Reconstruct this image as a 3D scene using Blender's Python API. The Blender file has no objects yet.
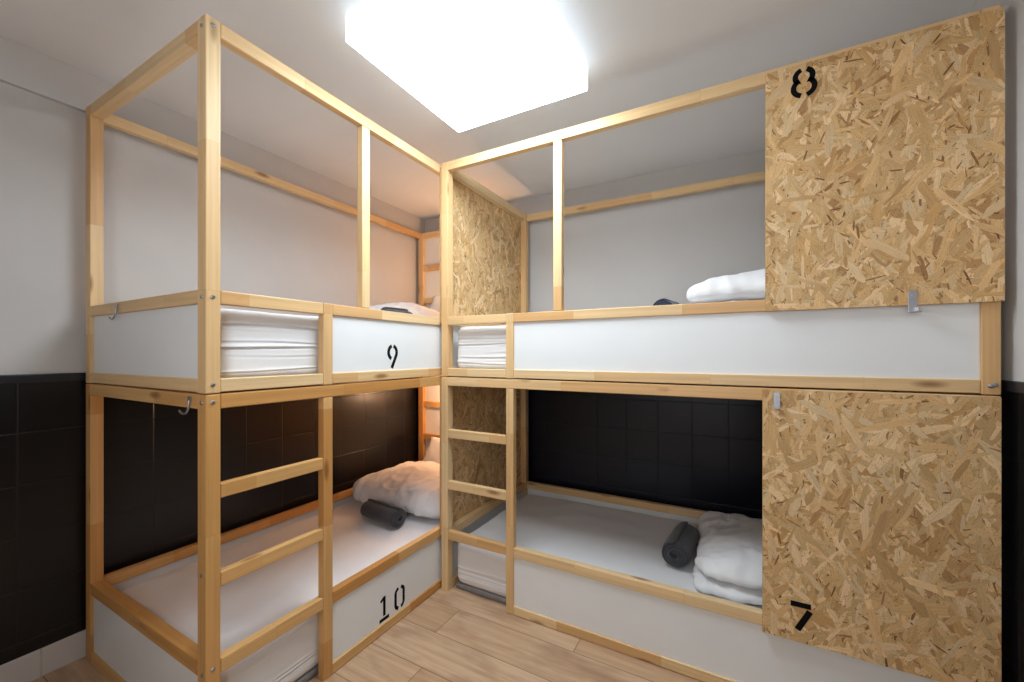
import bpy, bmesh, math, random
from mathutils import Vector, Matrix, noise

random.seed(7)
COL = bpy.context.scene.collection
PI = math.pi

# ------------------------------------------------------------------ materials
def srgb(r, g, b):
    f = lambda c: (c / 255 / 12.92) if c / 255 <= .04045 else ((c / 255 + .055) / 1.055) ** 2.4
    return (f(r), f(g), f(b), 1)

class NT:
    def __init__(self, name):
        self.m = bpy.data.materials.new(name)
        self.m.use_nodes = True
        self.t = self.m.node_tree
        self.t.nodes.clear()
        self.out = self.t.nodes.new('ShaderNodeOutputMaterial')
    def n(self, typ, **kw):
        nd = self.t.nodes.new(typ)
        for k, v in kw.items():
            if k.startswith('i_'):
                nd.inputs[k[2:].replace('_', ' ')].default_value = v
            else:
                setattr(nd, k, v)
        return nd
    def l(self, a, b):
        self.t.links.new(a, b)
    def math(self, op, a, b=None, c=None):
        nd = self.n('ShaderNodeMath', operation=op)
        for i, x in enumerate((a, b, c)):
            if x is None: continue
            if isinstance(x, (int, float)): nd.inputs[i].default_value = x
            else: self.l(x, nd.inputs[i])
        return nd.outputs[0]
    def mix(self, fac, a, b, blend='MIX'):
        nd = self.n('ShaderNodeMix', data_type='RGBA', blend_type=blend)
        for i, x in ((0, fac), (6, a), (7, b)):
            if isinstance(x, (int, float, tuple)): nd.inputs[i].default_value = x
            else: self.l(x, nd.inputs[i])
        return nd.outputs[2]
    def ramp(self, fac, stops, interp='LINEAR'):
        nd = self.n('ShaderNodeValToRGB')
        cr = nd.color_ramp
        cr.interpolation = interp
        while len(cr.elements) < len(stops): cr.elements.new(.5)
        for e, (p, c) in zip(cr.elements, stops):
            e.position = p
            e.color = c if isinstance(c, tuple) else (c, c, c, 1)
        self.l(fac, nd.inputs[0])
        return nd.outputs[0]
    def noise(self, vec, scale, detail=3, rough=.5):
        nd = self.n('ShaderNodeTexNoise')
        nd.inputs['Scale'].default_value = scale
        nd.inputs['Detail'].default_value = detail
        nd.inputs['Roughness'].default_value = rough
        if vec is not None: self.l(vec, nd.inputs['Vector'])
        return nd.outputs[0]
    def bsdf(self, color, rough=.5, metal=0, bump=None, bump_s=.1, bump_d=.01, spec=.5, sheen=0):
        b = self.n('ShaderNodeBsdfPrincipled')
        for key, x in (('Base Color', color), ('Roughness', rough)):
            if isinstance(x, (int, float, tuple)): b.inputs[key].default_value = x
            else: self.l(x, b.inputs[key])
        b.inputs['Metallic'].default_value = metal
        b.inputs['Specular IOR Level'].default_value = spec
        if sheen: b.inputs['Sheen Weight'].default_value = sheen
        if bump is not None:
            bp = self.n('ShaderNodeBump')
            bp.inputs['Strength'].default_value = bump_s
            bp.inputs['Distance'].default_value = bump_d
            self.l(bump, bp.inputs['Height'])
            self.l(bp.outputs[0], b.inputs['Normal'])
        self.l(b.outputs[0], self.out.inputs[0])
        return self.m

def mat_pine(name, tint_a, tint_b, tint_c):
    """finger jointed pine: UV u runs along the beam in metres, v across it"""
    q = NT(name)
    uv = q.n('ShaderNodeUVMap').outputs[0]
    sep = q.n('ShaderNodeSeparateXYZ'); q.l(uv, sep.inputs[0])
    rnd = q.n('ShaderNodeObjectInfo').outputs['Random']
    u = q.math('ADD', sep.outputs[0], q.math('MULTIPLY', rnd, 3.7))
    seg = q.math('FLOOR', q.math('DIVIDE', u, .46))
    wn = q.n('ShaderNodeTexWhiteNoise', noise_dimensions='2D')
    cv = q.n('ShaderNodeCombineXYZ'); q.l(seg, cv.inputs[0]); q.l(q.math('MULTIPLY', rnd, 91.), cv.inputs[1])
    q.l(cv.outputs[0], wn.inputs['Vector'])
    r = wn.outputs['Value']
    base = q.ramp(r, [(0, tint_a), (.5, tint_b), (1, tint_c)])
    g = q.n('ShaderNodeCombineXYZ')
    q.l(q.math('MULTIPLY', u, 1.6), g.inputs[0])
    q.l(q.math('MULTIPLY', sep.outputs[1], 70.), g.inputs[1])
    q.l(q.math('ADD', q.math('MULTIPLY', r, 40.), q.math('MULTIPLY', rnd, 13.)), g.inputs[2])
    gr = q.noise(g.outputs[0], 1.0, 4, .6)
    col = q.mix(q.ramp(gr, [(.38, 0.0), (.7, .55)]), base, (.42, .42, .42, 1), 'MULTIPLY')
    col2 = q.mix(.55, base, col)
    # knots
    k = q.n('ShaderNodeCombineXYZ')
    q.l(q.math('MULTIPLY', u, 3.2), k.inputs[0]); q.l(q.math('MULTIPLY', sep.outputs[1], 11.), k.inputs[1])
    q.l(q.math('MULTIPLY', rnd, 57.), k.inputs[2])
    vo = q.n('ShaderNodeTexVoronoi'); vo.inputs['Scale'].default_value = 1.0; q.l(k.outputs[0], vo.inputs['Vector'])
    kn = q.ramp(vo.outputs['Distance'], [(.06, 1.0), (.17, 0.0)])
    col3 = q.mix(q.math('MULTIPLY', kn, .75), col2, srgb(122, 72, 34))
    # thin glue line at the finger joints
    fr = q.math('FRACT', q.math('DIVIDE', u, .46))
    ln = q.ramp(fr, [(0.0, .25), (.006, 0.0)])
    col4 = q.mix(ln, col3, srgb(140, 92, 48))
    return q.bsdf(col4, .42, bump=gr, bump_s=.08, bump_d=.002, spec=.4)

PINE = mat_pine('pine', srgb(234, 202, 154), srgb(227, 189, 136), srgb(216, 168, 112))
PINE_DIM_LIGHT = mat_pine('pine_dim_light', srgb(222, 176, 116), srgb(210, 158, 94), srgb(200, 142, 78))  # dim warm light on the lower left bunk put into the pine colour

def mat_osb(name):
    q = NT(name)
    at = q.n('ShaderNodeAttribute', attribute_name='flake').outputs['Color']
    uv = q.n('ShaderNodeUVMap').outputs[0]
    mp = q.n('ShaderNodeMapping'); mp.inputs['Scale'].default_value = (14, 320, 1); q.l(uv, mp.inputs[0])
    g = q.noise(mp.outputs[0], 1.0, 3, .6)
    c = q.mix(.35, at, q.ramp(g, [(.3, srgb(165, 135, 95)), (.65, srgb(255, 250, 240))]), 'MULTIPLY')
    tc = q.n('ShaderNodeTexCoord').outputs['Object']
    sp = q.noise(tc, 260., 2, .6)
    c2 = q.mix(q.ramp(sp, [(.61, 0.0), (.70, .7)]), c, srgb(92, 60, 30))
    return q.bsdf(c2, .62, bump=g, bump_s=.15, bump_d=.002, spec=.3)
OSB = mat_osb('oriented_strand_board')

def mat_plain(name, col, rough=.5, metal=0, nscale=0, namp=.06, bump_s=.0, spec=.5, sheen=0, bscale=None):
    q = NT(name)
    tc = q.n('ShaderNodeTexCoord').outputs['Object']
    c = col
    b = None
    if nscale:
        n = q.noise(tc, nscale, 4, .55)
        lo = tuple(x * (1 - namp) for x in col[:3]) + (1,)
        hi = tuple(min(1, x * (1 + namp)) for x in col[:3]) + (1,)
        c = q.ramp(n, [(.3, lo), (.7, hi)])
        b = n if bscale is None else q.noise(tc, bscale, 3, .6)
    return q.bsdf(c, rough, metal, b if bump_s else None, bump_s, .004, spec, sheen)

WHITE_PANEL = mat_plain('white_panel', srgb(232, 233, 232), .42, nscale=6, namp=.012)
PLASTER = mat_plain('grey_plaster', srgb(201, 198, 195), .85, nscale=3, namp=.02, bump_s=.08, bscale=160, spec=.2)
CEILING_PAINT = mat_plain('ceiling_paint', srgb(228, 227, 226), .9, nscale=3, namp=.015, spec=.2)
LINEN = mat_plain('white_linen', srgb(232, 231, 231), .85, nscale=9, namp=.015, bump_s=.12, bscale=500, spec=.15, sheen=.15)
GREY_CLOTH = mat_plain('grey_cloth', srgb(132, 128, 128), .9, nscale=30, namp=.1, bump_s=.1, bscale=300, spec=.1)
TOWEL = mat_plain('dark_towel', srgb(66, 65, 68), .95, nscale=420, namp=.35, bump_s=.5, spec=.1, sheen=.3)
TOWEL_NAVY = mat_plain('navy_towel', srgb(52, 54, 70), .95, nscale=420, namp=.35, bump_s=.5, spec=.1, sheen=.3)
BLACK_PAINT = mat_plain('black_paint', srgb(17, 16, 18), .8, nscale=200, namp=.2, spec=.1)
STEEL = mat_plain('steel', srgb(178, 178, 182), .3, metal=1, nscale=60, namp=.06)
WHITE_METAL = mat_plain('white_metal', srgb(235, 236, 238), .4, nscale=20, namp=.01)
CHARCOAL_WALL = mat_plain('dark_cap', srgb(34, 35, 41), .3, nscale=30, namp=.12, bump_s=.15, bscale=40)

def mat_tile(name, col, grout, axis, period, rowh, off_u, off_z, rough, gap=.0032, bump=.5):
    """square tiles; axis 0/1 picks which world axis runs along the wall"""
    q = NT(name)
    sep = q.n('ShaderNodeSeparateXYZ'); q.l(q.n('ShaderNodeTexCoord').outputs['Object'], sep.inputs[0])
    def joint(s, p, o):
        fr = q.math('FRACT', q.math('DIVIDE', q.math('SUBTRACT', s, o - 50 * p), p))
        d = q.math('MULTIPLY', q.math('MINIMUM', fr, q.math('SUBTRACT', 1.0, fr)), p)
        return q.ramp(q.math('DIVIDE', d, gap), [(.35, 1.0), (1.0, 0.0)]), q.math('FLOOR', q.math('DIVIDE', q.math('SUBTRACT', s, o - 50 * p), p))
    ju, iu = joint(sep.outputs[axis], period, off_u)
    jz, iz = joint(sep.outputs[2], rowh, off_z)
    j = q.math('MAXIMUM', ju, jz)
    cv = q.n('ShaderNodeCombineXYZ'); q.l(iu, cv.inputs[0]); q.l(iz, cv.inputs[1])
    wn = q.n('ShaderNodeTexWhiteNoise', noise_dimensions='2D'); q.l(cv.outputs[0], wn.inputs['Vector'])
    c = q.mix(wn.outputs['Value'], tuple(x * .86 for x in col[:3]) + (1,), tuple(x * 1.14 for x in col[:3]) + (1,))
    # the grout is painted over, its lines come and go
    nn = q.noise(q.n('ShaderNodeTexCoord').outputs['Object'], 4.5, 2, .5)
    vis = q.ramp(nn, [(.38, .15), (.6, 1.0)])
    c = q.mix(q.math('MULTIPLY', j, vis), c, grout)
    wav = q.noise(q.n('ShaderNodeTexCoord').outputs['Object'], 9., 2, .5)
    h = q.math('ADD', q.math('MULTIPLY', j, -1.0), q.math('MULTIPLY', wav, .25))
    return q.bsdf(c, rough, bump=h, bump_s=bump, bump_d=.003, spec=.5)

TILE_SIDE = mat_tile('black_tile_side', srgb(16, 15, 18), srgb(26, 24, 24), 1, .21, .2035, -.035, .3685, .3)
TILE_BACK = mat_tile('black_tile_back', srgb(10, 15, 30), srgb(16, 21, 35), 0, .2035, .2035, .963, .3685, .3)
TILE_WHITE = mat_tile('white_skirting_tile', srgb(206, 200, 194), srgb(120, 114, 108), 1, .33, 5., -1.235, -1., .3, gap=.004)

def mat_floor():
    q = NT('oak_laminate')
    tc = q.n('ShaderNodeTexCoord').outputs['Object']
    sep = q.n('ShaderNodeSeparateXYZ'); q.l(tc, sep.inputs[0])
    W, L = .19, 1.29
    v = q.math('DIVIDE', q.math('ADD', sep.outputs[1], .47 + 20 * W), W)
    row = q.math('FLOOR', v); fv = q.math('FRACT', v)
    wr = q.n('ShaderNodeTexWhiteNoise', noise_dimensions='1D'); q.l(row, wr.inputs['W'])
    u = q.math('DIVIDE', q.math('ADD', sep.outputs[0], q.math('SUBTRACT', 20.364 + 30 * L, q.math('MULTIPLY', q.math('SUBTRACT', row, 19.), .466 * L))), L)
    pl = q.math('FLOOR', u); fu = q.math('FRACT', u)
    cv = q.n('ShaderNodeCombineXYZ'); q.l(row, cv.inputs[0]); q.l(pl, cv.inputs[1])
    wp = q.n('ShaderNodeTexWhiteNoise', noise_dimensions='2D'); q.l(cv.outputs[0], wp.inputs['Vector'])
    r = wp.outputs['Value']
    g = q.n('ShaderNodeCombineXYZ')
    q.l(q.math('MULTIPLY', sep.outputs[0], 2.6), g.inputs[0]); q.l(q.math('MULTIPLY', sep.outputs[1], 46.), g.inputs[1]); q.l(q.math('MULTIPLY', r, 37.), g.inputs[2])
    gr = q.noise(g.outputs[0], 1., 5, .6)
    g2 = q.n('ShaderNodeCombineXYZ')
    q.l(q.math('MULTIPLY', sep.outputs[0], 3.), g2.inputs[0]); q.l(q.math('MULTIPLY', sep.outputs[1], 9.), g2.inputs[1]); q.l(q.math('MULTIPLY', r, 51.), g2.inputs[2])
    bl = q.noise(g2.outputs[0], 1., 3, .55)
    base = q.ramp(r, [(0, srgb(196, 164, 132)), (.5, srgb(206, 175, 143)), (1, srgb(190, 156, 122))])
    c = q.mix(q.ramp(gr, [(.4, 0.0), (.72, .6)]), base, srgb(160, 122, 90))
    c = q.mix(q.ramp(bl, [(.52, 0.0), (.78, .8)]), c, srgb(146, 108, 78))
    def edge(f, p, w):
        d = q.math('MULTIPLY', q.math('MINIMUM', f, q.math('SUBTRACT', 1., f)), p)
        return q.ramp(q.math('DIVIDE', d, w), [(.3, 1.0), (1., 0.0)])
    e = q.math('MAXIMUM', edge(fv, W, .0026), edge(fu, L, .0026))
    c = q.mix(q.math('MULTIPLY', e, .75), c, srgb(92, 66, 46))
    return q.bsdf(c, .42, bump=q.math('MULTIPLY', e, -1.), bump_s=.3, bump_d=.002, spec=.4)
FLOOR = mat_floor()

def mat_emit(name, col, strength):
    q = NT(name)
    lw = q.n('ShaderNodeTexNoise'); lw.inputs['Scale'].default_value = 2.
    e = q.n('ShaderNodeEmission'); e.inputs[0].default_value = col; e.inputs[1].default_value = strength
    q.l(e.outputs[0], q.out.inputs[0])
    return q.m

# ------------------------------------------------------------------ mesh helpers
def link(name, bm, mat, parent=None, smooth=False, autosmooth=None):
    me = bpy.data.meshes.new(name)
    bm.normal_update()
    bm.to_mesh(me); bm.free()
    if mat: me.materials.append(mat)
    if smooth:
        for p in me.polygons: p.use_smooth = True
    o = bpy.data.objects.new(name, me)
    COL.objects.link(o)
    if parent: o.parent = parent
    return o

def tag(o, label=None, cat=None, group=None, kind=None):
    if label: o['label'] = label
    if cat: o['category'] = cat
    if group: o['group'] = group
    if kind: o['kind'] = kind
    return o

def empty(name, loc, rz=0):
    o = bpy.data.objects.new(name, None)
    o.empty_display_size = .05
    o.location = loc
    o.rotation_euler = (0, 0, rz)
    COL.objects.link(o)
    return o

def beam_bm(lo, hi, axis=None, bev=.003, bm=None):
    """bevelled box from lo to hi; UV u runs along the long axis in metres"""
    own = bm is None
    b2 = bmesh.new()
    lo, hi = Vector(lo), Vector(hi)
    r = bmesh.ops.create_cube(b2, size=1)
    c, s = (lo + hi) / 2, hi - lo
    for v in r['verts']:
        v.co = Vector((v.co.x * s.x, v.co.y * s.y, v.co.z * s.z)) + c
    if bev:
        bmesh.ops.bevel(b2, geom=list(b2.edges), offset=bev, segments=2, profile=.5, affect='EDGES')
    if axis is None:
        axis = max(range(3), key=lambda i: s[i])
    b2.normal_update()
    uvl = b2.loops.layers.uv.new('UVMap')
    oth = [i for i in range(3) if i != axis]
    for f in b2.faces:
        n = f.normal
        ax = max(range(3), key=lambda i: abs(n[i]))
        for lp in f.loops:
            p = lp.vert.co
            if ax == axis:
                lp[uvl].uv = (p[oth[0]] * .3, p[oth[1]] + .2)
            else:
                t = oth[1] if ax == oth[0] else oth[0]
                lp[uvl].uv = (p[axis] - lo[axis], p[t] + (.31 if ax == oth[0] else 0))
    if own: return b2
    me = bpy.data.meshes.new('tmp'); b2.to_mesh(me); b2.free(); bm.from_mesh(me); bpy.data.meshes.remove(me)
    return bm

def add_tube(bm, pts, rad, seg=10, caps=True):
    pts = [Vector(p) for p in pts]
    rings = []
    prev = None
    for i, p in enumerate(pts):
        t = (pts[min(i + 1, len(pts) - 1)] - pts[max(i - 1, 0)]).normalized()
        ref = prev if prev is not None else (Vector((0, 0, 1)) if abs(t.z) < .9 else Vector((1, 0, 0)))
        a = (ref - t * ref.dot(t)).normalized(); b = t.cross(a)
        prev = a
        rr = rad[i] if isinstance(rad, (list, tuple)) else rad
        rings.append([bm.verts.new(p + (a * math.cos(2 * PI * k / seg) + b * math.sin(2 * PI * k / seg)) * rr) for k in range(seg)])
    for r0, r1 in zip(rings, rings[1:]):
        for k in range(seg):
            bm.faces.new((r0[k], r0[(k + 1) % seg], r1[(k + 1) % seg], r1[k]))
    if caps:
        bm.faces.new(rings[0][::-1]); bm.faces.new(rings[-1])
    return bm

def soft_box_bm(sx, sy, sz, r, nx, ny, nz, fn=None, bm=None, rz=None):
    """rounded box centred in x,y with its base at z=0; fn(p, n) -> new position"""
    bm = bm or bmesh.new()
    h = Vector((sx / 2, sy / 2, sz / 2))
    rr = Vector((min(r, h.x), min(r, h.y), min(rz or r, h.z)))
    def sp(n, half, rad):      # more rows in the rounding
        out = []
        for i in range(n + 1):
            t = i / n * 2 - 1
            out.append(half * (t * (1.25 - .25 * t * t)))
        return out
    gx, gy, gz = sp(nx, h.x, rr.x), sp(ny, h.y, rr.y), sp(nz, h.z, rr.z)
    cache = {}
    def vert(x, y, z):
        key = (round(x, 6), round(y, 6), round(z, 6))
        if key in cache: return cache[key]
        p = Vector((x, y, z))
        inner = Vector([max(-(h[i] - rr[i]), min(h[i] - rr[i], p[i])) for i in range(3)])
        d = Vector([(p[i] - inner[i]) / rr[i] for i in range(3)])
        if d.length > 1e-6:
            dn = d.normalized()
            q = inner + Vector([dn[i] * rr[i] for i in range(3)])
            nn = Vector([dn[i] / rr[i] for i in range(3)]).normalized()
        else:
            q, nn = p, Vector((0, 0, 1))
        q = q + Vector((0, 0, h.z))
        if fn: q = fn(q, nn)
        cache[key] = bm.verts.new(q)
        return cache[key]
    def face(a, b, c, d):
        try: bm.faces.new((a, b, c, d))
        except ValueError: pass
    for i in range(nx):
        for j in range(ny):
            x0, x1, y0, y1 = gx[i], gx[i + 1], gy[j], gy[j + 1]
            face(vert(x0, y0, h.z), vert(x1, y0, h.z), vert(x1, y1, h.z), vert(x0, y1, h.z))
            face(vert(x0, y1, -h.z), vert(x1, y1, -h.z), vert(x1, y0, -h.z), vert(x0, y0, -h.z))
    for i in range(nx):
        for k in range(nz):
            x0, x1, z0, z1 = gx[i], gx[i + 1], gz[k], gz[k + 1]
            face(vert(x0, -h.y, z0), vert(x1, -h.y, z0), vert(x1, -h.y, z1), vert(x0, -h.y, z1))
            face(vert(x1, h.y, z0), vert(x0, h.y, z0), vert(x0, h.y, z1), vert(x1, h.y, z1))
    for j in range(ny):
        for k in range(nz):
            y0, y1, z0, z1 = gy[j], gy[j + 1], gz[k], gz[k + 1]
            face(vert(h.x, y0, z0), vert(h.x, y1, z0), vert(h.x, y1, z1), vert(h.x, y0, z1))
            face(vert(-h.x, y1, z0), vert(-h.x, y0, z0), vert(-h.x, y0, z1), vert(-h.x, y1, z1))
    return bm

def n3(x, y, z): return noise.noise(Vector((x, y, z)))
def ridge(x, y, z): return 1 - 2 * abs(n3(x, y, z))

# ------------------------------------------------------------------ strand board panel
def clip_rect(poly, w, h):
    def clip(ps, inside, inter):
        out = []
        for i, p in enumerate(ps):
            q = ps[i - 1]
            if inside(p):
                if not inside(q): out.append(inter(q, p))
                out.append(p)
            elif inside(q): out.append(inter(q, p))
        return out
    def ix(c): return lambda a, b: (c, a[1] + (b[1] - a[1]) * (c - a[0]) / (b[0] - a[0]))
    def iy(c): return lambda a, b: (a[0] + (b[0] - a[0]) * (c - a[1]) / (b[1] - a[1]), c)
    for ins, it in ((lambda p: p[0] >= .0004, ix(.0004)), (lambda p: p[0] <= w - .0004, ix(w - .0004)),
                    (lambda p: p[1] >= .0004, iy(.0004)), (lambda p: p[1] <= h - .0004, iy(h - .0004))):
        poly = clip(poly, ins, it)
        if len(poly) < 3: return []
    return poly

FLAKES = [(230, 198, 146), (225, 192, 138), (219, 184, 130), (238, 210, 162), (213, 177, 122), (223, 189, 136),
          (228, 195, 143), (208, 170, 115), (220, 185, 131), (242, 217, 172), (202, 162, 106)]
def osb_bm(w, h, t, seed, faces=(1,)):
    """panel in local x (0..w), z (0..h), thickness along y (0..t); faces: -1 shows strands on y=0, +1 on y=t"""
    rng = random.Random(seed)
    bm = beam_bm((0, 0, 0), (w, t, h), 0, bev=.0008)
    col = bm.loops.layers.float_color.new('flake')
    uvl = bm.loops.layers.uv.verify()
    for f in bm.faces:
        for lp in f.loops: lp[col] = srgb(196, 156, 102)
    for side in faces:
        n = int(w * h * 6800)
        for i in range(n):
            kind = rng.random()
            if i < n * .55:
                ln, wd = rng.uniform(.05, .15), rng.uniform(.010, .030)
            else:
                ln, wd = (rng.uniform(.04, .13), rng.uniform(.008, .026)) if kind < .34 else (rng.uniform(.005, .026), rng.uniform(.0015, .005))
            if i > n * .55 and rng.random() < .55: 
                ln *= .45; wd *= .5
            elif i > n * .6 and rng.random() < .035:
                ln, wd = rng.uniform(.10, .19), rng.uniform(.02, .042)
            a = PI / 2 + rng.gauss(0, .8)
            cx, cz = rng.uniform(-.02, w + .02), rng.uniform(-.02, h + .02)
            k = 5
            top, bot = [], []
            for j in range(k + 1):
                s = j / k - .5
                taper = 1 - .55 * abs(2 * s) ** 5
                top.append((s * ln + rng.uniform(-.3, .3) * wd, (.5 * taper + rng.uniform(-.12, .12)) * wd))
                bot.append((s * ln + rng.uniform(-.3, .3) * wd, (-.5 * taper + rng.uniform(-.12, .12)) * wd))
            loc = top + bot[::-1]
            ca, sa = math.cos(a), math.sin(a)
            poly = clip_rect([(cx + x * ca - y * sa, cz + x * sa + y * ca) for x, y in loc], w, h)
            if len(poly) < 3: continue
            off = .00002 + 4.2e-7 * i * (3000 / max(n, 1))
            yy = -off if side < 0 else t + off
            try:
                vs = [bm.verts.new((p[0], yy, p[1])) for p in poly]
                f = bm.faces.new(vs if side < 0 else vs[::-1])
            except ValueError:
                continue
            if kind > .975 and wd < .012: c = (120, 82, 46)
            elif kind > .92 and wd < .015: c = (158, 116, 70)
            elif kind > .90: c = (190, 148, 98)
            elif kind < .055: c = (240, 216, 172)
            else: c = rng.choice(FLAKES)
            if wd < .0065 and rng.random() < .45: c = rng.choice(((138, 98, 56), (112, 76, 42), (158, 116, 68)))
            j = rng.uniform(.93, 1.06)
            mean = (214, 179, 128)
            cc = srgb(*[min(255, (.82 * x * b_ + .18 * m_) * j) for x, m_, b_ in zip(c, mean, (1.02, 1.0, 1.0))])
            ou, ov = rng.uniform(0, 9), rng.uniform(0, 9)
            for lp in f.loops:
                dx, dz = lp.vert.co.x - cx, lp.vert.co.z - cz
                lp[col] = cc
                lp[uvl].uv = (ou + dx * ca + dz * sa, ov - dx * sa + dz * ca)
    return bm

# ------------------------------------------------------------------ stencil digits
def ribbon(bm, pts, w, depth):
    """flat stroke of width w through pts (x, z) in the plane y=0, standing depth towards -y"""
    n = len(pts)
    L, R = [], []
    for i, p in enumerate(pts):
        a = pts[max(i - 1, 0)]; b = pts[min(i + 1, n - 1)]
        d = Vector((b[0] - a[0], b[1] - a[1])).normalized()
        nx, nz = -d.y * w / 2, d.x * w / 2
        L.append((p[0] + nx, p[1] + nz)); R.append((p[0] - nx, p[1] - nz))
    fr = [[bm.verts.new((x, -depth, z)) for x, z in q] for q in (L, R)]
    bk = [[bm.verts.new((x, 0, z)) for x, z in q] for q in (L, R)]
    for i in range(n - 1):
        bm.faces.new((fr[0][i], fr[0][i + 1], fr[1][i + 1], fr[1][i]))
        bm.faces.new((fr[0][i], bk[0][i], bk[0][i + 1], fr[0][i + 1]))
        bm.faces.new((fr[1][i + 1], bk[1][i + 1], bk[1][i], fr[1][i]))
    for e in (0, n - 1):
        bm.faces.new((fr[0][e], fr[1][e], bk[1][e], bk[0][e]))

def arc(cx, cz, rx, rz, a0, a1, n=14):
    return [(cx + rx * math.cos(math.radians(a0 + (a1 - a0) * i / n)), cz + rz * math.sin(math.radians(a0 + (a1 - a0) * i / n))) for i in range(n + 1)]

def digit(ch, H, w):
    """strokes of a stencil digit H high, centred on 0,0"""
    h = H / 2; S = []
    if ch == '8':
        ru, rd = .235 * H, .265 * H
        cu, cd = h - ru - w / 2, -h + rd + w / 2
        for sg in (1, -1):
            up = arc(0, cu, ru * .98, ru, 72, -52, 12)
            dn = arc(0, cd, rd * 1.06, rd, 54, -74, 12)
            S.append(([(sg * x, z) for x, z in up + dn], w))
    elif ch == '7':
        S.append(([(-.30 * H, h - w / 2), (.30 * H, h - w / 2)], w))
        S.append(([(.27 * H, h - w * 1.35), (-.10 * H, -h)], w))
    elif ch == '1':
        S.append(([(-.20 * H, h - .17 * H), (-.02 * H, h - w * .35)], w * .8))
        S.append(([(0, h), (0, -h + w * 1.5)], w))
        S.append(([(-.26 * H, -h + w * .5), (.26 * H, -h + w * .5)], w))
    elif ch == '0':
        for sg in (1, -1):
            rx, rz = .24 * H, .20 * H
            S.append(([(sg * x, z) for x, z in arc(0, h - rz - w / 2, rx, rz, 72, 0, 8)] +
                      [(sg * x, z) for x, z in arc(0, -h + rz + w / 2, rx, rz, 0, -72, 8)], w))
    elif ch == '9':
        rx, rz = .23 * H, .27 * H
        cz = h - rz - w / 2
        S.append((arc(0, cz, rx, rz, 102, 252, 14), w))
        S.append((arc(0, cz, rx, rz, 78, -28, 10) + [(.06 * H, -h + .22 * H), (-.05 * H, -h)], w))
    return S

def number_obj(parent, text, H, w, x, z, y, mat, gap):
    bm = bmesh.new()
    n = len(text)
    for i, ch in enumerate(text):
        ox = x + (i - (n - 1) / 2) * gap
        for pts, ww in digit(ch, H, w):
            b = bmesh.new(); ribbon(b, pts, ww, .0006)
            for v in b.verts: v.co += Vector((ox, y, z))
            me = bpy.data.meshes.new('t'); b.to_mesh(me); b.free(); bm.from_mesh(me); bpy.data.meshes.remove(me)
    bmesh.ops.recalc_face_normals(bm, faces=bm.faces)
    o = link('stencilled_number', bm, mat, parent)
    o['label'] = 'black stencilled ' + text
    return o

# ------------------------------------------------------------------ bunk beds
LEN, WID, HGT = 2.091, .985, 1.160
PW, PD = .042, .050        # post: along the bed, across the bed
RT = .034                  # rail thickness

def bolt(parent, p, axis):
    """domed bolt head with a hex socket; axis = outward direction"""
    bm = bmesh.new()
    ax = Vector(axis)
    p = Vector(p)
    a = Vector((0, 0, 1)); b = ax.cross(a)
    R = .0068
    prof = [(R, 0), (R, .0016), (R * .75, .0032), (R * .45, .0036), (R * .42, .001)]
    rings = [[bm.verts.new(p + ax * hh + (a * math.cos(2 * PI * k / 12) + b * math.sin(2 * PI * k / 12)) * rr) for k in range(12)] for rr, hh in prof]
    for r0, r1 in zip(rings, rings[1:]):
        for k in range(12): bm.faces.new((r0[k], r0[(k + 1) % 12], r1[(k + 1) % 12], r1[k]))
    bm.faces.new(rings[-1])
    bmesh.ops.recalc_face_normals(bm, faces=bm.faces)
    o = link('bolt', bm, STEEL, parent)
    return o

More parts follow.
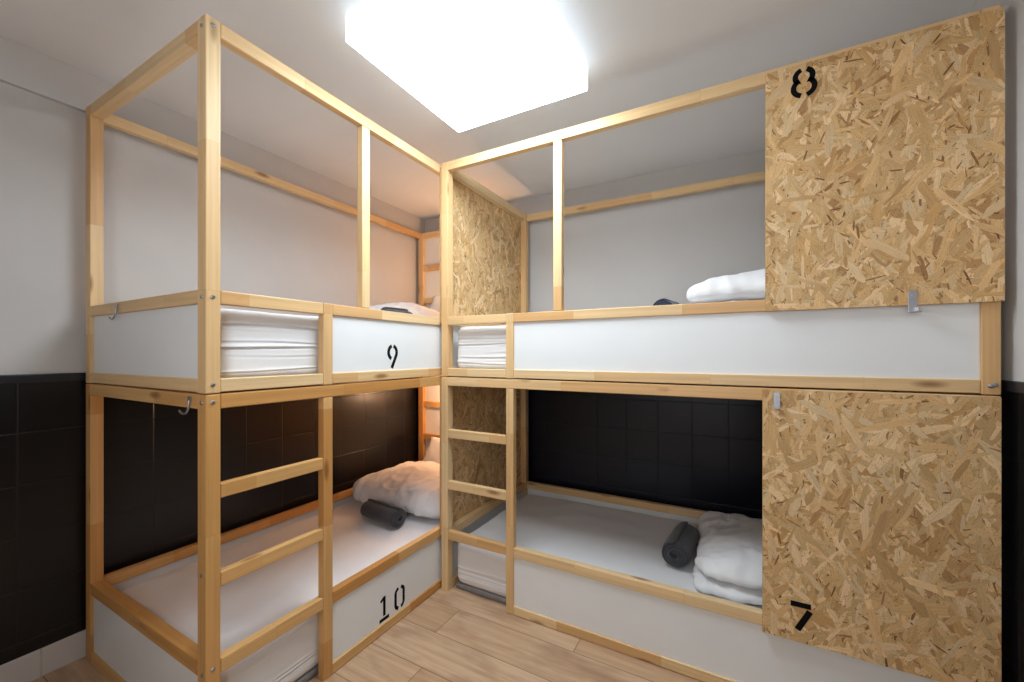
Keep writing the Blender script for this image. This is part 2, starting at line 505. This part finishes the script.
def make_bed(loc, rz, label, upper, wood, mid_x=.655, far_rungs=False, strand_end=False, door=None, number=None, bolts_front=(), bolts_end=()):
    t = tag(empty('bunk_bed', loc, rz), label, 'bunk bed', 'pine bunk beds')
    P = lambda name, lo, hi, m=None, axis=None, bev=.003, par=t: link(name, beam_bm(lo, hi, axis, bev), m or wood, par)
    zt0, zt1 = 1.114, HGT
    g0, g1 = (.278, .322) if upper else (.284, .330)
    b0, b1 = (.003, .045) if upper else (.002, .044)
    s0, s1 = .404, .446                                            # ladder stile
    yb = WID
    posts = {}
    for key, x, y in (('nf', 0, 0), ('nb', 0, yb - PD), ('ff', LEN - PW, 0), ('fb', LEN - PW, yb - PD)):
        posts[key] = P('post', (x, y, 0), (x + PW, y + PD, HGT), axis=2)
    x0, x1 = PW + .0005, LEN - PW - .0005
    # front
    P('top_rail', (x0, .001, zt0), (x1, .001 + RT, zt1), axis=0)
    P('ladder_stile', (s0, .0005, 0), (s1, RT, g1 + .001 if upper else zt0 - .0005), axis=2)
    P('guard_rail', (x0, .001, g0), (s0 - .0005, .001 + RT - .003, g1), axis=0)
    P('guard_rail', (s1 + .0005, .001, g0), (x1, .001 + RT, g1), axis=0)
    P('bottom_rail', (s1 + .0005, .001, b0), (x1, .001 + RT, b1), axis=0)
    if upper:
        P('bottom_rail', (x0, .001, b0), (s0 - .0005, .001 + RT, b1), axis=0)
        P('upright', (mid_x, .0015, g1 + .0005), (mid_x + .042, .0015 + RT, zt0 - .0005), axis=2)
    else:
        for z in (.555, .833):
            P('rung', (x0, .002, z), (s0 - .0005, RT - .004, z + .045), axis=0)
    pf = P('front_panel', (s1 - .004, .010, b1 - .004), (x1 + .004, .016, g0 + .004), WHITE_PANEL, bev=.0008)
    # back
    P('top_rail', (x0, yb - .001 - RT, zt0), (x1, yb - .001, zt1), axis=0)
    P('guard_rail', (x0, yb - .001 - RT, g0), (x1, yb - .001, g1), axis=0)
    P('bottom_rail', (x0, yb - .001 - RT, b0), (x1, yb - .001, b1), axis=0)
    P('back_panel', (x0 - .004, yb - .017, b1 - .004), (x1 + .004, yb - .011, g0 + .004), WHITE_PANEL, bev=.0008)
    # ends
    for far in (0, 1):
        xa, xb = (.001, .001 + RT + .006) if not far else (LEN - .001 - RT - .006, LEN - .001)
        ya, yc = PD + .0005, yb - PD - .0005
        P('end_rail', (xa, ya, zt0), (xb, yc, zt1), axis=1)
        P('end_rail', (xa, ya, g0), (xb, yc, g1), axis=1)
        P('end_rail', (xa, ya, b0), (xb, yc, b1), axis=1)
        xm = .011 if not far else LEN - .017
        P('end_panel', (xm, ya - .004, b1 - .004), (xm + .006, yc + .004, g0 + .004), WHITE_PANEL, bev=.0008)
        if far and far_rungs:
            P('end_board', (LEN - .0065, ya - .004, g1), (LEN - .002, yc + .004, zt0 + .004), WHITE_PANEL, bev=.0008)
            for z in (.555, .833):
                P('rung', (xa + .004, ya, z), (xb - .007, yc, z + .045), axis=1)
    if upper:                                                       # slatted base under the mattress
        bm = bmesh.new()
        for i in range(16):
            xx = .07 + i * .125
            beam_bm((xx, .037, .010), (xx + .075, yb - .037, .026), 1, .002, bm)
        link('slatted_base', bm, wood, t)
    if strand_end:
        hh = (HGT - .020) - (g0 + .012)
        bm = osb_bm(WID - .001, hh, .0100, 31 if upper else 47, faces=(-1, 1))
        bmesh.ops.transform(bm, matrix=Matrix.Translation((-.0005, .0, g0 + .012)) @ Matrix.Rotation(PI / 2, 4, 'Z'), verts=bm.verts)
        link('strand_board_screen', bm, OSB, t)['label'] = 'strand board screen at the ladder end'
    if door:
        dx0, dx1, dz0, dz1, seed = door
        T = .013
        bm = osb_bm(dx1 - dx0, dz1 - dz0, T, seed, faces=(-1,))
        for v in bm.verts: v.co += Vector((dx0, -T - .001, dz0))
        d = link('privacy_board', bm, OSB, t)
        d['label'] = 'strand board privacy screen'
        if number: number_obj(d, number[0], number[1], number[2], number[3], number[4], -T - .0024, BLACK_PAINT, .09)
        yl = -T - .0025
        if upper:
            lx, lz = 1.881, 1.418 - 1.163
            bm = bmesh.new()
            beam_bm((lx, yl - .003, lz), (lx + .021, yl, lz + .068), 2, .0008, bm)
            beam_bm((lx, yl - .022, lz - .003), (lx + .026, yl - .0005, lz + .001), 0, .0008, bm)
            beam_bm((lx + .017, yl - .022, lz), (lx + .020, yl - .001, lz + .014), 2, .0006, bm)
            add_tube(bm, [(lx + .0105, yl - .005, lz + .052), (lx + .0105, yl - .0025, lz + .052)], .0042, 10)
        else:
            lx, lz = 1.521, 1.088
            bm = bmesh.new()
            beam_bm((lx, yl - .003, lz), (lx + .021, yl, lz + .058), 2, .0008, bm)
            add_tube(bm, [(lx + .0105, yl - .006, lz + .046), (lx + .0105, yl - .0025, lz + .046)], .0042, 10)
            add_tube(bm, [(lx + .0105, yl - .014, lz + .010), (lx + .0105, yl - .0025, lz + .010)], [.0085, .0065], 12)
        link('latch', bm, STEEL, d)['label'] = 'steel latch'
    elif number:
        number_obj(pf, number[0], number[1], number[2], number[3], number[4], .0099, BLACK_PAINT, .098)
    for k, x, z in bolts_front: bolt(posts[k], (x, 0, z), (0, -1, 0))
    for y, z in bolts_end: bolt(posts['nf'], (0, y, z), (-1, 0, 0))
    return t

ZU = HGT + .003
bl = make_bed((-.0125, -1.115, 0), PI / 2, 'lower pine bunk numbered 10 with an open ladder, along the left wall', False, PINE_DIM_LIGHT,
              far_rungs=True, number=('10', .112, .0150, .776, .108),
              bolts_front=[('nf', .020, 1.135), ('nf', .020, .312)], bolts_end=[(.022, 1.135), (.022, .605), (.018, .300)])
bu = make_bed((-.0125, -1.115, ZU), PI / 2, 'upper pine bunk numbered 9 on its white side, stacked along the left wall', True, PINE, mid_x=.594,
              far_rungs=True, number=('9', .112, .0165, .779, .112),
              bolts_front=[('nf', .020, 1.136), ('nf', .020, .298), ('nf', .020, .027)], bolts_end=[(.022, .298), (.022, 1.13)])
rl = make_bed((0, 0, 0), 0, 'lower pine bunk behind the strand board marked 7, with ladder beside the corner', False, PINE,
              strand_end=True, door=(1.488, 2.085, .272, 1.156, 5), number=('7', .098, .0185, 1.602, .365))
ru = make_bed((0, 0, ZU), 0, 'upper pine bunk with the strand board marked 8, at right of the corner', True, PINE, mid_x=.657,
              strand_end=True, door=(1.497, 2.092, .277, 1.139, 9), number=('8', .108, .0165, 1.611, 1.072),
              bolts_front=[('ff', LEN - .022, .026), ('ff', LEN - .014, .030)])

# ------------------------------------------------------------------ mattresses
def mattress(loc, rz, sz, label, seed, amp_side=.006, open_x=.5):
    t = tag(empty('mattress', loc, rz), label, 'mattress', 'white single mattresses')
    rng = random.Random(seed); ox, oy = rng.uniform(0, 50), rng.uniform(0, 50)
    sx, sy = 1.985, .905
    cr = []
    for i in range(13 if amp_side > .006 else 5):
        zc = sz * (rng.uniform(.06, .80) if amp_side > .006 else rng.uniform(.05, .34))
        cr.append((zc, rng.uniform(0, 90), rng.uniform(.4, .9), rng.uniform(.0022, .0045), rng.uniform(-.03, .03)))
    def fn(p, n):
        side = max(0, 1 - abs(n.z))
        x, y, z = p
        al = x if abs(n.y) >= abs(n.x) else y
        d = 0
        for zc, o1, dep, wd, sl in cr:
            zz = zc + .016 * n3(al * 1.7 + o1, 2.2, o1) + sl * n3(al * .7, o1, 7)
            on = max(0, min(1, .55 + 1.6 * n3(al * 1.1 + o1, o1, 3)))
            t_ = (z - zz) / wd
            if abs(t_) < 6: d += on * dep * amp_side * (-math.exp(-t_ * t_) + .55 * math.exp(-((t_ - 2.2) / 1.8) ** 2))
        d *= side
        d += side * .004 * n3(al * 2.2 + ox, z * 12, oy)
        top = max(0, n.z)
        d += top * (.004 * n3(x * 3.1 + ox, y * 3.4, oy) + .0035 * ridge(x * 2.3 + oy, y * 6 + 1.5 * n3(x * 2, y * 2, ox), 3) + .006 * max(0, ridge(x * 1.3 + y * 2.2 + oy + .6 * n3(x * 3, y * 3, ox), y * 2.1 - x * .8 + ox, 9) - .6) + .0015 * n3(x * 14, y * 14, ox) - .002)
        d -= side * .006
        q = p + n * d
        q.z = max(q.z, .0)
        return q
    o = link('fitted_sheet', soft_box_bm(sx, sy, sz, .045, 130, 44, 84, fn, rz=.05), LINEN, t, smooth=True)
    return t

MX = LEN / 2
def bed_pt(bed, x, y, z):
    """local bed coordinates to world"""
    b = {'bl': (-.0125, -1.115, 0, 1), 'bu': (-.0125, -1.115, ZU, 1), 'rl': (0, 0, 0, 0), 'ru': (0, 0, ZU, 0)}[bed]
    return (b[0] - y, b[1] + x, b[2] + z) if b[3] else (b[0] + x, b[1] + y, b[2] + z)
MH = .236
mats = {}
for bed, lab, sd, base in (('bl', 'white mattress of the lower bunk numbered 10, under the left wall ladder', 3, .028),
                           ('bu', 'wrinkled white mattress of the upper bunk numbered 9 at left', 11, .027),
                           ('rl', 'white mattress of the lower bunk partly hidden by the board marked 7', 17, .028),
                           ('ru', 'wrinkled white mattress of the upper bunk with the board marked 8', 23, .027)):
    up = bed in ('bu', 'ru')
    m = mattress(bed_pt(bed, MX, WID / 2, base), PI / 2 if bed[0] == 'b' else 0, .246 if up else MH, lab, sd, .008 if up else .0045)
    if not up:                                                     # grey pad the floor mattress lies on
        bm = soft_box_bm(1.975, .885, .034, .012, 60, 24, 4, lambda p, n: p + n * .002 * n3(p.x * 9, p.y * 9, 2))
        pad = link('grey_underlay', bm, GREY_CLOTH, m, smooth=True)
        pad.location = (0, 0, -base)
        pad['label'] = 'grey underlay'

# ------------------------------------------------------------------ bedding
def duvet(loc, rz, sx, sy, h, label, seed, layers=2, slope=.35, crown=.25, lump=1.4):
    rng = random.Random(seed); ox, oy = rng.uniform(0, 60), rng.uniform(0, 60)
    bm = bmesh.new()
    def layer(z0, hh, ax, ay, dx, dy, r):
        def fn(p, n):
            u, v = p.x / (ax / 2), p.y / (ay / 2)
            x, y, z = p.x + dx, p.y + dy, p.z
            hz = hh * ((1 - crown) + crown * (1 - min(1, abs(u) ** 2.2)) * (1 - min(1, abs(v) ** 2.2)) * 1.6)
            hz *= 1 - slope * max(0, -u - .2) * .6
            zz = z / hh * hz
            d = .014 * lump * n3(x * 4 + ox, y * 4 + oy, z * 3 + z0 * 9) + .007 * lump * ridge(x * 7 + oy, y * 5 + ox + 1.2 * n3(x * 3, y * 3, ox), z * 9 + z0)
            d += .004 * lump * n3(x * 19 + ox, y * 19, z * 22 + oy) + .0045 * lump * ridge(x * 15 + ox, y * 3 + oy, 4.)
            w1 = x * 9 + 3 * n3(x * 3 + ox, y * 3, oy); w2 = y * 7 + 2.5 * n3(x * 4, y * 2 + oy, ox)
            d += .006 * lump * max(0, ridge(w1 + ox, w2 * .55, z * 6 + z0) - .45) + .004 * lump * max(0, ridge(w1 * .5, w2 * 1.9 + oy, z * 8) - .5)
            if n.z < -.5: d *= 0
            q = Vector((x, y, zz + z0)) + n * d
            q.z = max(q.z, z0 * .98)
            return q
        soft_box_bm(ax, ay, hh, r, 80, 68, 18, fn, bm=bm, rz=hh * .5)
    if layers == 2:
        layer(0, h * .36, sx, sy, 0, 0, .05)
        layer(h * .31, h * .70, sx * .99, sy * .99, sx * .004, .004, .09)
    else:
        layer(0, h, sx, sy, 0, 0, .12)
    o = link('folded_duvet', bm, LINEN, None, smooth=True)
    o.location = loc; o.rotation_euler = (0, 0, rz)
    return tag(o, label, 'duvet', 'folded white duvets')

def pillow(loc, rot, w, d, th, label, seed):
    bm = bmesh.new()
    N, M = 34, 26
    def pt(i, j, s):
        u, v = 2 * i / N - 1, 2 * j / M - 1
        e = max(0, (1 - abs(u) ** 2.6)) ** .55 * max(0, (1 - abs(v) ** 2.6)) ** .55
        x = u * w / 2 * (1 - .06 * (1 - v * v) * abs(u) ** 3) * (1 - .13 * (v + 1))
        y = v * d / 2 * (1 - .06 * (1 - u * u) * abs(v) ** 3)
        z = s * th / 2 * e * (1 + .25 * n3(x * 6 + seed, y * 6, s)) + .006 * n3(x * 14, y * 14, seed) * e
        return Vector((x, y, z))
    top = [[bm.verts.new(pt(i, j, 1)) for j in range(M + 1)] for i in range(N + 1)]
    bot = [[(top[i][j] if i in (0, N) or j in (0, M) else bm.verts.new(pt(i, j, -1))) for j in range(M + 1)] for i in range(N + 1)]
    for i in range(N):
        for j in range(M):
            bm.faces.new((top[i][j], top[i + 1][j], top[i + 1][j + 1], top[i][j + 1]))
            bm.faces.new((bot[i][j + 1], bot[i + 1][j + 1], bot[i + 1][j], bot[i][j]))
    o = link('pillow', bm, LINEN, None, smooth=True)
    o.location = loc; o.rotation_euler = rot
    return tag(o, label, 'pillow', 'white pillows in the left bunks')

def towel(loc, rz, ln, R, label, seed, mat, flat=.92):
    """terry towel rolled up: a spiral sheet swept along local x, axis at height R"""
    rng = random.Random(seed)
    bm = bmesh.new()
    turns, n, m = 3.1, 110, 22
    th = R / 3.9
    def sheet(off):
        rows = []
        for i in range(n + 1):
            f = i / n
            a = 2 * PI * turns * (1 - f) + .9
            r = th * .9 + (R - th * .5 - th * .9) * (1 - f)
            r = r + off
            row = []
            for j in range(m + 1):
                s = j / m - .5
                x = s * ln + .012 * (f - .5) * (1 if s > 0 else -1) + .004 * n3(f * 9, s * 3, seed)
                rr = r * (1 + .035 * n3(math.cos(a) * 1.5 + seed, math.sin(a) * 1.5, s * 4)) * (1 - .06 * (2 * abs(s)) ** 6)
                y, z = math.cos(a) * rr, math.sin(a) * rr * flat
                row.append(bm.verts.new((x, y, z + R * flat * 1.02)))
            rows.append(row)
        return rows
    A, B = sheet(th * .40), sheet(-th * .40)
    for i in range(n):
        for j in range(m):
            bm.faces.new((A[i][j], A[i + 1][j], A[i + 1][j + 1], A[i][j + 1]))
            bm.faces.new((B[i][j + 1], B[i + 1][j + 1], B[i + 1][j], B[i][j]))
        for j, sgn in ((0, 1), (m, -1)):
            q = (A[i][j], B[i][j], B[i + 1][j], A[i + 1][j])
            bm.faces.new(q if sgn > 0 else q[::-1])
    for i in (0, n):
        for j in range(m):
            bm.faces.new((A[i][j], A[i][j + 1], B[i][j + 1], B[i][j]))
    bmesh.ops.recalc_face_normals(bm, faces=bm.faces)
    o = link('rolled_towel', bm, mat, None, smooth=True)
    o.location = loc; o.rotation_euler = (0, 0, rz)
    return tag(o, label, 'towel', 'rolled dark towels')

ZL = .028 + MH + .003          # top of the lower mattresses
ZT = ZU + .027 + .246 + .003   # top of the upper mattresses
duvet((1.625, .47, ZL + .004), 0, .76, .66, .165, 'folded white duvet on the lower bunk, against the board marked 7', 5)
duvet((1.61, .45, ZT + .005), 0, .80, .62, .188, 'folded white duvet on the upper bunk, against the board marked 8', 8, slope=.05, crown=.28, lump=.8)
duvet((-.50, .42, ZL + .004), 0, .80, .60, .195, 'puffy white duvet in the lower bunk 10, lit pink by the corner lamp', 13, layers=1, slope=.2, crown=.22, lump=1.5)
duvet((-.645, .35, ZT + .003), 0, .50, .72, .150, 'white duvet lying on upper bunk 9 near the corner', 19, layers=1, slope=.2, crown=.3)
pillow((-.505, .850, ZL + .170), (math.radians(74), 0, 0), .85, .33, .10, 'white pillow leaning on the far end of lower bunk 10', 2)
pillow((-.485, .850, ZT + .172), (math.radians(74), 0, 0), .84, .33, .10, 'white pillow leaning on the far end of upper bunk 9', 4)
towel((1.170, .44, ZL), math.radians(84), .30, .072, 'dark grey rolled towel beside the duvet on the lower bunk marked 7', 6, TOWEL)
towel((-.455, .012, ZL), math.radians(-6), .30, .066, 'dark grey rolled towel in front of the duvet on lower bunk 10', 9, TOWEL)
towel((1.118, .47, ZT), math.radians(80), .28, .066, 'dark rolled towel beside the duvet on the upper bunk marked 8', 12, TOWEL_NAVY)
towel((-.295, -.035, ZT), math.radians(82), .18, .060, 'dark rolled towel just showing over the rail of bunk 9', 15, TOWEL)

# ------------------------------------------------------------------ small hardware
def hook(loc, label):
    """wire hook hanging over an end rail: strap at the back, open curl to the left below"""
    t = tag(empty('hook', loc), label, 'hook', 'metal hooks on the bunk ends')
    bm = bmesh.new()
    pts = [(.004, -.003, .010), (.004, -.004, .0), (.004, -.004, -.016)]
    pts += [(.004 - .030 + .030 * math.cos(a), -.006, -.016 - .021 * math.sin(a)) for a in [PI * k / 10 for k in range(1, 9)]]
    add_tube(bm, pts, .0032, 8)
    link('wire', bm, STEEL, t, smooth=True)
    bm = beam_bm((-.004, -.0035, -.004), (.012, -.0006, .020), 2, .0006)
    link('plate', bm, STEEL, t)
    return t
hook((-.675, -1.1150, 1.456), 'small steel hook under the guard rail at the end of bunk 9')
hook((-.112, -1.1150, 1.132), 'small steel hook at the top of the end of bunk 10')

# ------------------------------------------------------------------ ceiling light
CZ = 2.478
lx0, lx1, ly0, ly1, lz0 = .198, .864, -.784, -.113, 2.382
t = tag(empty('ceiling_light', ((lx0 + lx1) / 2, (ly0 + ly1) / 2, CZ)), 'large square white ceiling light glowing above the two bunks', 'ceiling light')
cx, cy = (lx0 + lx1) / 2, (ly0 + ly1) / 2
b = beam_bm((lx0 + .04 - cx, ly0 + .04 - cy, -.022), (lx1 - .04 - cx, ly1 - .04 - cy, -.0005), 0, .003)
link('base_plate', b, WHITE_METAL, t)
GLOW = mat_emit('lit_diffuser', (.80, .91, 1.0, 1), 8.0)
GLOW_SIDE = mat_emit('lit_diffuser_side', (.80, .91, 1.0, 1), .95)
bm = bmesh.new()
h0, h1 = lz0 - CZ, -.006
def ringv(e, z, r=.006):
    X0, X1, Y0, Y1 = lx0 - cx + e, lx1 - cx - e, ly0 - cy + e, ly1 - cy - e
    return [bm.verts.new(p) for p in ((X0 + r, Y0, z), (X1 - r, Y0, z), (X1, Y0 + r, z), (X1, Y1 - r, z), (X1 - r, Y1, z), (X0 + r, Y1, z), (X0, Y1 - r, z), (X0, Y0 + r, z))]
rs = [ringv(.010, h1), ringv(.002, h1 + .001), ringv(0, h1 - .004), ringv(0, h0 + .006), ringv(.002, h0 + .002), ringv(.007, h0)]
for r0, r1 in zip(rs, rs[1:]):
    for k in range(8): bm.faces.new((r0[k], r0[(k + 1) % 8], r1[(k + 1) % 8], r1[k]))
bm.faces.new(rs[-1])
bmesh.ops.recalc_face_normals(bm, faces=bm.faces)
d = link('diffuser', bm, GLOW, t)
d.data.materials.append(GLOW_SIDE)
for p in d.data.polygons:
    p.material_index = 0 if p.normal.z < -.9 else 1

# ------------------------------------------------------------------ bunk reading lamps (behind the strand board, their glow shows)
def reading_lamp(loc, label, power):
    t = tag(empty('reading_lamp', loc), label, 'lamp', 'warm reading lamps in the left bunks')
    bm = bmesh.new(); add_tube(bm, [(0, .0, 0), (0, -.012, 0)], .035, 20); link('wall_plate', bm, WHITE_METAL, t)
    bm = bmesh.new(); add_tube(bm, [(0, -.01, 0), (0, -.08, .0), (0, -.130, .004)], .006, 10); link('arm', bm, WHITE_METAL, t, smooth=True)
    bm = bmesh.new(); bmesh.ops.create_uvsphere(bm, u_segments=16, v_segments=10, radius=.030, matrix=Matrix.Translation((0, -.158, .004)))
    link('bulb', bm, mat_emit('warm_bulb', (1.0, .60, .34, 1), power), t, smooth=True)
    return t
reading_lamp((-.52, .969, .96), 'warm reading lamp on the end board inside lower bunk 10', 95)
reading_lamp((-.42, .969, 1.90), 'warm reading lamp on the end board inside upper bunk 9', 62)

# ------------------------------------------------------------------ room
XL, XR, YB, YF = -1.034, 2.118, 1.034, -2.35
def struct(name, bm, m): return tag(link(name, bm, m), kind='structure')
def box(lo, hi, bev=0, axis=0): return beam_bm(lo, hi, axis, bev)
T = .12
struct('floor', box((XL - T, YF - T, -.1), (XR + T, YB + T, 0)), FLOOR)
struct('ceiling', box((XL - T, YF - T, CZ), (XR + T, YB + T, CZ + .1)), CEILING_PAINT)
struct('wall_left', box((XL - T, YF - T, 0), (XL, YB + T, CZ)), PLASTER)
struct('wall_back', box((XL, YB, 0), (XR, YB + T, CZ)), PLASTER)
struct('wall_right', box((XR, YF - T, 0), (XR + T, YB + T, CZ)), PLASTER)
WX0, WX1, WZ0, WZ1 = .35, 1.85, .95, 2.20  # window opening added out of view as daylight fill for the lower bunks
bm = box((XL, YF - T, 0), (WX0, YF, CZ))
for lo, hi in (((WX1, YF - T, 0), (XR, YF, CZ)), ((WX0, YF - T, 0), (WX1, YF, WZ0)), ((WX0, YF - T, WZ1), (WX1, YF, CZ))):
    beam_bm(lo, hi, 0, 0, bm)
struct('wall_front', bm, PLASTER)
bm = bmesh.new()
for lo, hi in (((WX0, -.07, WZ0), (WX0 + .05, -.02, WZ1)), ((WX1 - .05, -.07, WZ0), (WX1, -.02, WZ1)),
               ((WX0 + .05, -.07, WZ0), (WX1 - .05, -.02, WZ0 + .05)), ((WX0 + .05, -.07, WZ1 - .05), (WX1 - .05, -.02, WZ1)),
               (((WX0 + WX1) / 2 - .03, -.07, WZ0 + .05), ((WX0 + WX1) / 2 + .03, -.02, WZ1 - .05))):
    beam_bm((lo[0], lo[1] + YF, lo[2]), (hi[0], hi[1] + YF, hi[2]), None, .004, bm)
fill_win = struct('fill_window_1', bm, WHITE_METAL)
q = NT('fill_window_glass')
tr = q.n('ShaderNodeBsdfTransparent'); gl = q.n('ShaderNodeBsdfGlossy'); gl.inputs['Roughness'].default_value = .02
mx = q.n('ShaderNodeMixShader'); mx.inputs[0].default_value = .06
q.l(tr.outputs[0], mx.inputs[1]); q.l(gl.outputs[0], mx.inputs[2]); q.l(mx.outputs[0], q.out.inputs[0])
link('fill_pane', box((WX0 + .045, YF - .048, WZ0 + .045), (WX1 - .045, YF - .042, WZ1 - .045)), q.m, fill_win)
pl = bpy.data.lights.new('fill_window_portal', 'AREA')          # sampling portal for the sky behind the added fill window
pl.shape = 'RECTANGLE'; pl.size = WX1 - WX0; pl.size_y = WZ1 - WZ0
pl.cycles.is_portal = True
po = bpy.data.objects.new('fill_window_portal', pl); COL.objects.link(po)
po.location = ((WX0 + WX1) / 2, YF - .10, (WZ0 + WZ1) / 2); po.rotation_euler = (PI / 2, 0, 0)
WZ = 1.172
struct('trim_1', box((XL, YF, 0), (XL + .006, YB, WZ)), TILE_SIDE)
struct('trim_2', box((XL + .006, YB - .006, 0), (XR - .006, YB, WZ)), TILE_BACK)
struct('trim_3', box((XR - .006, YF, 0), (XR, YB, WZ)), TILE_SIDE)
struct('trim_4', box((XL, YF, WZ), (XL + .012, YB, WZ + .034), .004, 1), CHARCOAL_WALL)
struct('trim_5', box((XL + .012, YB - .012, WZ), (XR - .012, YB, WZ + .034), .004, 0), CHARCOAL_WALL)
struct('trim_6', box((XR - .012, YF, WZ), (XR, YB, WZ + .034), .004, 1), CHARCOAL_WALL)
struct('baseboard_left', box((XL + .006, YF, 0), (XL + .014, YB - .006, .112), .002, 1), TILE_WHITE)
struct('beam', box((XL, YF, 2.315), (XL + .022, YB, CZ), .0, 1), PLASTER)

# ------------------------------------------------------------------ camera, view
cam = bpy.data.cameras.new('camera')
co = bpy.data.objects.new('camera', cam); COL.objects.link(co)
cam.sensor_width = 36
cam.lens = 404.289 * 36 / 1024
cam.shift_y = 12.9 / 1024
cam.clip_start = .01
co.location = (1.39529, -1.74518, 1.28536)
co.rotation_euler = (PI / 2, 0, .501256)
sc = bpy.context.scene
sc.camera = co
w = bpy.data.worlds.new('world'); sc.world = w
w.use_nodes = True
w.node_tree.nodes['Background'].inputs[0].default_value = (.94, .96, 1.0, 1)
w.node_tree.nodes['Background'].inputs[1].default_value = 1.35
vs = sc.view_settings
vs.view_transform = 'Standard'; vs.look = 'None'; vs.gamma = 1; vs.use_curve_mapping = False
vs.exposure = 1.45
